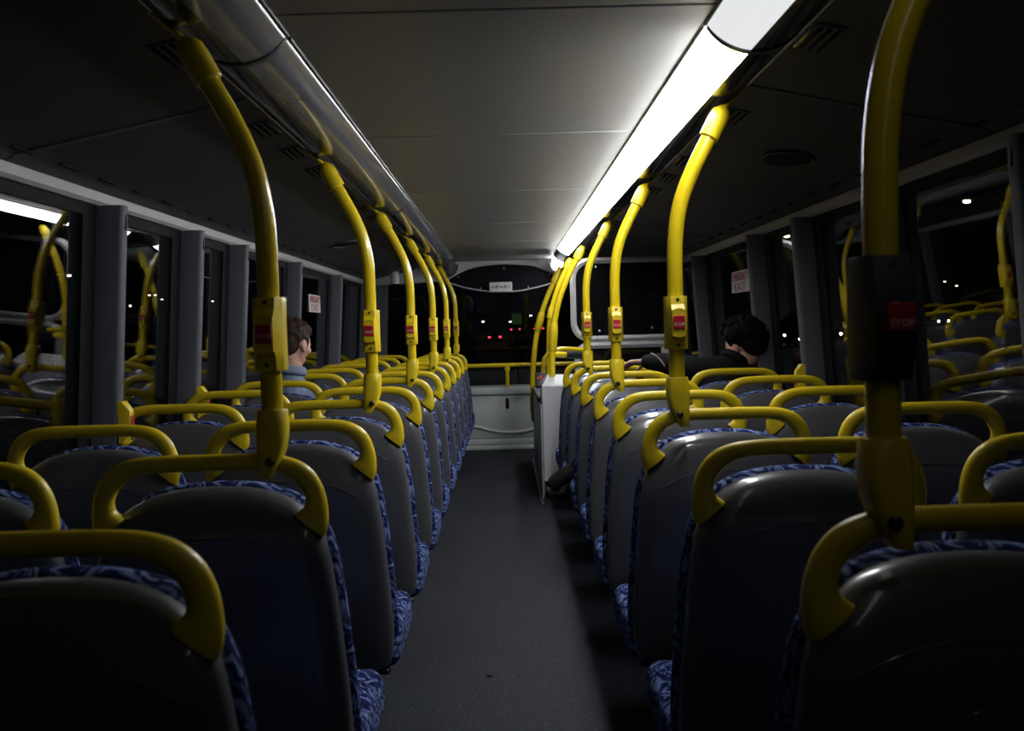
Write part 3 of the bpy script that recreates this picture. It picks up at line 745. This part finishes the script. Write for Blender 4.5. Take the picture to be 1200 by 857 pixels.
# branch rail with black padded sleeve
b0, b1, b2 = P(648, 415.5, 6.72), P(663, 416, 6.75), P(690, 417, 6.8)
MB().tube([b0-oa, b1-oa], .020, 14).build('branch_rail', M['yellow_tube'], ta)
MB().tube([b1-oa, b2-oa], .026, 14).build('padded_sleeve', M['blackbox'], ta)
stair_pole('stair_pole', [(626.5, 494, None), (624.5, 478, None), (624.5, 440, None), (626, 415, None), (628.5, 395, None), (634, 370, None), (642, 347, None), (652, 325, None), (657, 313, None)], 8.35, .022,
           'thin yellow pole curving from the stair side panel up to the front lamp end', [(.56, .66), (.84, .95)])
stair_pole('stair_pole', [(643.5, 440, None), (643.5, 400, None), (644, 380, None), (647, 360, None), (655, 335, None), (664, 315, None), (669, 303, None)], 7.4, .020,
           'yellow pole half hidden behind the pole on the white stair box', [(.86, .97), (.40, .50)])
r2 = thing('stair_rail', 'low yellow hoop rail around the stairwell', 'rail', (.30, 7.0, .80))
o = Vector((.30, 7.0, .80))
pth = [P(637, 448, 7.0), P(636.5, 430, 7.0), P(639, 419, 7.0), P(650, 411, 7.0), P(665, 409, 7.02), P(690, 411, 7.04)]
MB().tube(crom([p-o for p in pth], 6), .016, 12).build('rail_tube', M['yellow_tube'], r2)

# white-framed stair screen with two dark openings
YS = 7.08
def rrect(x0, x1, z0, z1, r, n=8):
    out = []
    for cx, cz, a0 in ((x1-r, z1-r, 0), (x0+r, z1-r, 90), (x0+r, z0+r, 180), (x1-r, z0+r, 270)):
        for k in range(n+1):
            a = R(a0+90*k/n); out.append((cx+r*math.cos(a), cz+r*math.sin(a)))
    return out
scr = thing('stair_screen', 'white-framed dark stair screen with rounded openings beside the lit lamp', 'screen', (0, YS, 0))
tl = P(667, 303, YS); br = P(690, 399, YS)
X0, Z1s = tl.x, tl.z; Zm = P(730, 392, YS).z; X1 = 1.235
def framed(x0, x1, z0, z1, r, wd_, name):
    outer, inner = rrect(x0, x1, z0, z1, r), rrect(x0+wd_, x1-wd_, z0+wd_, z1-wd_, max(.02, r-wd_*.7))
    n = len(outer); rings = []
    m = MB()
    for (o1, y) in ((outer, .02), (outer, -.012)): rings.append([Vector((x, y, z)) for x, z in o1])
    mid = [((a[0]+b[0])/2, (a[1]+b[1])/2) for a, b in zip(outer, inner)]
    rings.append([Vector((x, -.026, z)) for x, z in mid]); rings.append([Vector((x, -.012, z)) for x, z in inner]); rings.append([Vector((x, .02, z)) for x, z in inner])
    rings.append([Vector((x, .02, z)) for x, z in outer])
    fr = m.loft(rings, False).build(name, M['white'], scr, angle=50)
    g = MB(); g.add([Vector((x, -.002, z)) for x, z in inner]+[Vector((x, .006, z)) for x, z in inner], [list(range(n)), list(range(n, 2*n))[::-1]]+[[k, (k+1) % n, n+(k+1) % n, n+k] for k in range(n)])
    pn = g.build('glazing', M['tint'], fr, angle=30)
    return fr
framed(X0, X1, Zm-.045, Z1s, .13, .040, 'upper_frame')
framed(X0+.02, X1, .60, Zm-.048, .10, .045, 'lower_frame')
MB().span(X1-.16, X1-.01, -.008, .018, .60, Zm-.05, .004).build('frame_infill', M['white'], scr)
for px, py in ((698, 313), (702.5, 388), (764, 384)):
    q = P(px, py, YS); MB().sphere((q.x, -.008, q.z), (.009, .006, .009), None, 10, 6).build('screw', M['bead'], scr)

# ------------------------------------------------------------------ people
def head_parts(mb, face_mat):
    """head facing +y, centre of the skull at the origin, 0.225 m tall"""
    T = face_mat; q = MB()
    q.sphere((0, -.012, .022), (.074, .092, .084)); q.sphere((0, .012, -.03), (.064, .070, .075)); q.sphere((0, .036, -.072), (.042, .042, .036))
    q.sphere((0, .060, -.098), (.022, .020, .018)); q.sphere((0, .062, .03), (.052, .022, .03)); q.capsule((-.045, .062, .010), (.045, .062, .010), .013, .013)
    q.capsule((0, .086, .004), (0, .103, -.030), .009, .013); q.sphere((.012, .092, -.034), (.010, .012, .008)); q.sphere((-.012, .092, -.034), (.010, .012, .008))
    q.capsule((-.018, .080, -.062), (.018, .080, -.062), .008, .008); q.capsule((-.014, .080, -.072), (.014, .080, -.072), .009, .009)
    for s in (-1, 1):
        q.sphere((s*.045, .052, -.022), (.022, .026, .022))
        q.sphere((s*.076, -.006, -.012), (.009, .021, .032), Matrix.Rotation(R(12), 3, 'X')); q.sphere((s*.078, -.001, -.036), (.008, .011, .012))
        q.sphere((s*.030, .074, -.003), (.012, .010, .009))
    q.xf(T); mb.add(q.v, q.f)
def hand_parts(mb, wrist, fwd, palm_n, side, curl=.5, size=1.0):
    """fwd: along the hand, palm_n: out of the palm, side: +1 thumb along fwd x palm_n"""
    f = Vector(fwd).normalized(); n = Vector(palm_n); n = (n-f*n.dot(f)).normalized(); t = f.cross(n)*side; w = Vector(wrist)
    for k, (lat, ln) in enumerate(((.028, .085), (.009, .090), (-.010, .086), (-.028, .076))):
        a = w+t*lat*.55*size; b = w+f*ln*size+t*lat*size
        mb.capsule(a, b, .014*size, .011*size)
        L = [(.042, .026, .020), (.047, .030, .022), (.043, .028, .021), (.034, .021, .018)][k]; p = b; ang = 0
        for j, l in enumerate(L):
            ang += curl*(1.0, 1.2, .8)[j]
            d = f*math.cos(ang)+n*math.sin(ang)+t*lat*1.2*(1-curl)
            e = p+d.normalized()*l*size; mb.capsule(p, e, (.0095, .0088, .008)[j]*size, (.0088, .008, .0068)[j]*size); p = e
    a = w+f*.022*size+t*.022*size; b = a+(f*.6+t*.75+n*.25).normalized()*.042*size; c = b+(f*.9+t*.25+n*(.2+.5*curl)).normalized()*.034*size; d = c+(f*.9+n*(.2+.8*curl)).normalized()*.024*size
    mb.capsule(a, b, .016*size, .012*size); mb.capsule(b, c, .011*size, .0095*size); mb.capsule(c, d, .0095*size, .0075*size)
def hair_mesh(kind, T):
    q = MB(); rnd = random.Random(3 if kind == 'short' else 5)
    if kind == 'short':
        q.sphere((0, -.018, .034), (.081, .096, .086)); q.sphere((0, -.050, -.005), (.070, .062, .075)); q.sphere((0, .035, .072), (.066, .058, .045))
        for s in (-1, 1): q.capsule((s*.070, .018, .02), (s*.073, .016, -.018), .012, .007)
        n, lo, hi, r0 = 170, .012, .026, .009
    else:
        q.sphere((0, -.022, .052), (.098, .105, .088)); q.sphere((0, -.068, .012), (.084, .060, .075)); q.sphere((0, .048, .088), (.082, .060, .045))
        for s in (-1, 1): q.sphere((s*.066, -.020, .055), (.046, .075, .050))
        n, lo, hi, r0 = 260, .018, .040, .012
    for k in range(n):
        th = rnd.uniform(0, 2*math.pi); ph = rnd.uniform(-.30 if kind == 'short' else -.05, math.pi/2)
        d = Vector((math.cos(th)*math.cos(ph), math.sin(th)*math.cos(ph), math.sin(ph)))
        if d.y > .35 and d.z < .55: continue
        rad = Vector((.080, .094, .088)) if kind == 'short' else Vector((.108, .108, .098))
        c = Vector((0, -.018, .034 if kind == 'short' else .045)); p = c+Vector((d.x*rad.x, d.y*rad.y, d.z*rad.z))*.97
        fl = (Vector((0, 0, -1)) if d.z < .6 else Vector((d.x, .8, -.2))); fl = (fl+Vector((rnd.uniform(-.5, .5), rnd.uniform(-.5, .5), rnd.uniform(-.3, .3)))).normalized()
        L = rnd.uniform(lo, hi); q.capsule(p, p+fl*L+d*L*.25, r0, r0*.35, 8)
    return q.xf(T)
def person(label, base, hip, chest, neck, headc, hrot, arms, legs, top_m, leg_m, hair_m, hair_kind, collar=None):
    root = thing('person', label, 'person', base)
    o = Vector(base); V = lambda p: Vector(p)-o
    body = MB(); T = Matrix.Translation(V(headc)) @ hrot.to_4x4()
    head_parts(body, T)
    nb = V(neck); hc = V(headc)
    body.capsule(nb, hc+hrot @ Vector((0, -.018, -.06)), .056, .052)
    body.chain([V(hip), (V(hip)+V(chest))/2, V(chest)], [.125, .115, .125]); body.chain([V(chest), nb-Vector((0, 0, .02))], [.10, .06])
    top = MB(); tr = MB(); shoes = []
    sh_c = V(chest)+Vector((0, 0, .09))
    for a in arms:
        sh, el, wr, hf, hn, sd, cu = a
        body.chain([sh_c, V(sh), V(el), V(wr)], [.07, .050, .040, .027]); hand_parts(body, V(wr), hf, hn, sd, cu, .95)
        w2 = V(el)+(V(wr)-V(el))*.86
        top.chain([sh_c, V(sh), V(el), w2], [.085, .066, .052, .040])
    top.chain([V(hip)+Vector((0, 0, .0)), (V(hip)+V(chest))/2, V(chest)], [.150, .140, .145]); top.capsule(V(chest), nb-Vector((0, 0, .03)), .115, .070)
    for l in legs:
        h, k, an, toe = l
        body.chain([V(h), V(k), V(an)], [.080, .056, .036]); body.capsule(V(an), V(an)+(V(toe)-V(an))*.5, .036, .010)
        tr.chain([V(hip), V(h), V(k), V(k)+(V(an)-V(k))*.99], [.13, .092, .070, .054])
    b = remesh(body, 'body', M['skin'], root, .0065, 3)
    remesh(top, 'top', top_m, root, .009, 5); remesh(tr, 'trousers', leg_m, root, .010, 4)
    for l in legs:
        h, k, an, toe = l; A, B = V(an), V(toe); d = (B-A).normalized()
        up_ = (V(k)-A).normalized(); up_ = (up_-d*up_.dot(d)).normalized()
        q = MB(); q.chain([A+up_*.03, A-up_*.01-d*.02], [.048, .046]); q.chain([A-d*.03-up_*.03, A+d*.02, A+d*.075-up_*.012, B-d*.04-up_*.035], [.046, .049, .046, .040]); q.sphere(B-d*.035-up_*.042, (.042, .042, .036))
        s = remesh(q, 'shoe', M['shoe'], root, .007, 4)
        sd = d.cross(up_); q = MB(); rings = []
        for t, w in ((-.075, .022), (-.06, .036), (0, .036), (.08, .042), (.13, .042), (.17, .030), (.182, .016)):
            c = A+d*t-up_*.078; rings.append([c+sd*w, c-sd*w, c-sd*w-up_*.018, c+sd*w-up_*.018])
        q.loft(rings).build('sole', M['sole'], s)
        for k2 in range(4):
            c = A+d*(.035+.022*k2)+up_*(.022-.008*k2); q = MB(); q.tube([c+sd*.028-up_*.012, c+up_*.006, c-sd*.028-up_*.012], .0045, 6); q.build('lace', M['sole'], s)
    hm = remesh(hair_mesh(hair_kind, T), 'hair', hair_m, root, .0045, 1)
    for s in (-1, 1):
        MB().sphere(T @ Vector((s*.030, .079, -.003)), .0085, None, 12, 8).build('eye', M['eye'], root)
    if collar:
        q = MB(); n = 28; ax = (hc-nb).normalized(); e1 = ax.cross(Vector((0, 1, 0))).normalized(); e2 = ax.cross(e1)
        c = [nb+ax*.012+(e1*math.cos(t)+e2*math.sin(t))*.064 for t in [2*math.pi*k/n for k in range(n+1)]]
        q.tube(c, .015, 10, False); c2 = [p+ax*.018-(p-nb-ax*.012)*.05 for p in c]; q.tube(c2, .012, 10, False)
        remesh(q, 'collar', collar, root, .005, 3)
    return root, o
y5 = rowy(5)
hc = P(343, 403, y5+.27)
boy_rot = (Matrix.Rotation(R(-28), 3, 'Z') @ Matrix.Rotation(R(-14), 3, 'X'))
hx = hc.x
person('boy with dark brown hair and pale blue collar seated by the window', (hx-.01, y5+.30, .38), (hx-.01, y5+.29, .47), (hx-.01, y5+.24, .70), (hx-.012, y5+.25, .928), hc, boy_rot,
       [((hx-.15, y5+.25, .775), (hx-.18, y5+.36, .55), (hx-.10, y5+.54, .52), (.3, 1, -.1), (0, 0, -1), 1, .4), ((hx+.13, y5+.25, .775), (hx+.17, y5+.36, .55), (hx+.08, y5+.54, .52), (-.3, 1, -.1), (0, 0, -1), -1, .4)],
       [((hx-.10, y5+.30, .46), (hx-.11, y5+.60, .50), (hx-.11, y5+.60, .13), (hx-.11, y5+.76, .11)), ((hx+.09, y5+.30, .46), (hx+.10, y5+.60, .50), (hx+.10, y5+.60, .13), (hx+.10, y5+.76, .11))],
       M['shirt'], M['trouser'], M['hair_brown'], 'short', M['shirt'])
hc2 = P(872, 405, y5+.30)
rot2 = (Matrix.Rotation(R(38), 3, 'Z') @ Matrix.Rotation(R(-10), 3, 'X'))
elb = P(776, 425, 5.12); wri = P(757, 424, 5.24)
shl = Vector((.93, y5+.30, .895))
hip2 = Vector((1.02, y5+.30, .48)); toe2 = P(642, 561, 5.12); ank = P(680, 550, 5.15)
p2, o2 = person('person in a black jacket with fluffy dark hair seated by the window', (1.02, y5+.30, .38), hip2, (1.06, y5+.27, .79), (1.10, y5+.285, .925), hc2, rot2,
       [(shl, elb, wri, (-.75, .55, -.05), (-.1, -.2, -1), -1, .35), ((1.17, y5+.28, .86), (1.20, y5+.42, .62), (1.02, y5+.55, .57), (-.5, .6, -.1), (0, 0, -1), 1, .4)],
       [((.94, y5+.36, .47), (.66, y5+.50, .55), ank, toe2), ((1.04, y5+.36, .46), (1.02, y5+.62, .50), (1.02, y5+.60, .13), (.98, y5+.75, .11))],
       M['jacket'], M['trouser'], M['hair_black'], 'fluffy', M['jacket'])
pa = [P(763, 414, 5.02), P(770, 418, 5.03), P(777, 426, 5.04), P(782, 435, 5.05)]
MB().tube(crom([p-o2 for p in pa], 5), .0035, 6).build('sleeve_piping', M['letter'], p2)
c1 = hc2+rot2 @ Vector((-.08, -.002, -.040))
MB().sphere(c1-o2, .006, None, 10, 8).build('earring', M['bead'], p2)

# a crumb of litter in the gangway
c = P(574, 793, 3.3); c = CAM+(c-CAM)*(CAM.z/(CAM.z-c.z))
m = MB(); b = bmesh.new(); bmesh.ops.create_icosphere(b, subdivisions=2, radius=.009)
for v in b.verts: v.co *= 1+.35*noise.noise(v.co*150)
bmesh.ops.scale(b, vec=(1.2, .8, .6), verts=b.verts); bmesh.ops.translate(b, vec=(c.x, c.y, .005), verts=b.verts); m.bm(b)
tag(m.build('litter', M['sole']), 'small dark crumb of litter on the gangway floor', 'litter')

# ------------------------------------------------------------------ the street outside
ROADZ = -2.5
def roadz(y): return ROADZ+max(0, y-60)*.0255
m = MB(); ys = [-60, 0, 60, 120, 200, 420]
m.loft([[Vector((-260, y, roadz(y))), Vector((260, y, roadz(y)))] for y in ys], False, False)
tag(m.build('ground', M['asphalt'], None, False), 'dark road outside the bus at night', 'road', kind='structure')
def car(px, py, kind, label, sp=1.3):
    """a car whose lamps show at the pixel; its distance follows from the road"""
    d = C2W @ Vector(((px-600)/F, (428.5-py)/F, -1)); d = d/d.y
    r = -d.z
    y = 4.41/(.0255+r)
    if y < 60: y = (CAM.z-ROADZ-.75)/max(r, .02)
    c = CAM+d*y; g = roadz(y)
    t = thing('car', label, 'car', (c.x, y, g), 'cars on the road at night')
    q = MB(); side = [(-2.1, .25), (-2.15, .75), (-1.9, .95), (-1.2, 1.0), (-.6, 1.42), (.8, 1.45), (1.5, 1.0), (2.0, .92), (2.15, .7), (2.1, .25)]
    rings = [[Vector((x*.88 if False else x, yy, z)) for yy, z in [(a, b if abs(x) < .8 else min(b, 1.35)) for a, b in side]] for x in (-.88, -.80, .80, .88)]
    q.loft(rings).build('car_body', M['carpaint'], t, angle=25)
    for wx in (-.8, .8):
        for wy in (-1.3, 1.3): MB().tube([(wx-.1, wy, .32), (wx+.1, wy, .32)], .32, 14).build('wheel', M['gasket'], t)
    for lx in (-sp/2, sp/2):
        MB().sphere((lx, -2.14, .75), (.13, .06, .12) if kind == 'head' else (.14, .06, .10), None, 12, 8).build('headlamp' if kind == 'head' else 'tail_lamp', M['head' if kind == 'head' else 'tail'], t)
for px, py, k, lab in ((920, 392.5, 'head', 'oncoming car with white headlamps seen past the person in black'), (938, 397, 'head', 'second oncoming car with white headlamps seen past the person in black'),
                       (985, 391, 'head', 'oncoming car with white headlamps seen between the window posts'), (1022, 383, 'head', 'far oncoming car seen beside the black stop button unit'),
                       (1098, 376.5, 'head', 'oncoming car with bright lamps beyond the black stop button unit'),
                       (580, 395, 'tail', 'car with red tail lamps straight ahead through the windscreen'), (604, 386, 'tail', 'far car with red tail lamps under the green sign'),
                       (631, 385, 'tail', 'far car with red tail lamps beside the yellow stair pole')):
    car(px, py, k, lab)
def street_lamp(px, py, h, label):
    d = C2W @ Vector(((px-600)/F, (428.5-py)/F, -1)); d = d/abs(d.y)
    y = (h+ROADZ-CAM.z)/d.z
    if y > 60: y = (h+ROADZ-60*.0255-CAM.z)/(d.z-.0255) if d.z > .03 else 150
    y = min(y, 200); c = CAM+d*y; g = roadz(y)
    t = thing('street_lamp', label, 'street lamp', (c.x, y, g), 'street lamps outside')
    H = c.z-g; s = 1 if c.x > 0 else -1
    MB().tube([(s*1.5, 0, 0), (s*1.5, 0, H*.9), (s*1.3, 0, H+.05), (s*.4, 0, H+.12)], [.09, .07, .05, .05], 10).build('lamp_post', M['galv'], t)
    MB().box((s*.1, 0, H+.10), (.7, .25, .12), .03).build('lamp_head', M['galv'], t)
    rr = max(.10, .0007*y)
    MB().sphere((0, 0, H), (rr*1.5, rr, rr*.7), None, 12, 8).build('lantern', M['sodium'], t)
for px, py, lab in ((1133, 236, 'near street lamp high beyond the windows on the lit side'), (1107, 330, 'street lamp to the side of the black button unit'), (1121, 335, 'pinkish street lamp next to another beyond the seats'),
                    (175, 346, 'street lamp seen past the first button post'), (182, 346, 'street lamp close beside another past the first button post'), (190, 351, 'street lamp low past the first button post'),
                    (249, 353, 'street lamp seen past the second button post'), (81, 323, 'street lamp seen through the nearest window'), (922, 277, 'street lamp between the window posts on the lit side'),
                    (622, 370, 'street lamp ahead beside the yellow stair pole'), (598, 377, 'street lamp ahead beside the green sign'), (566, 377, 'street lamp ahead through the windscreen')):
    street_lamp(px, py, 8.0, lab)
# a green lit sign ahead
c = P(605.5, 374, 60)
gs = thing('green_sign', 'dim green lit sign ahead through the windscreen', 'sign', (c.x, 60, roadz(60)))
MB().box((0, 0, c.z-roadz(60)), (.56, .08, .62), .03).build('sign_face', M['led_green'], gs)
MB().tube([(0, .05, 0), (0, .05, c.z-roadz(60))], .05, 10).build('sign_post', M['galv'], gs)
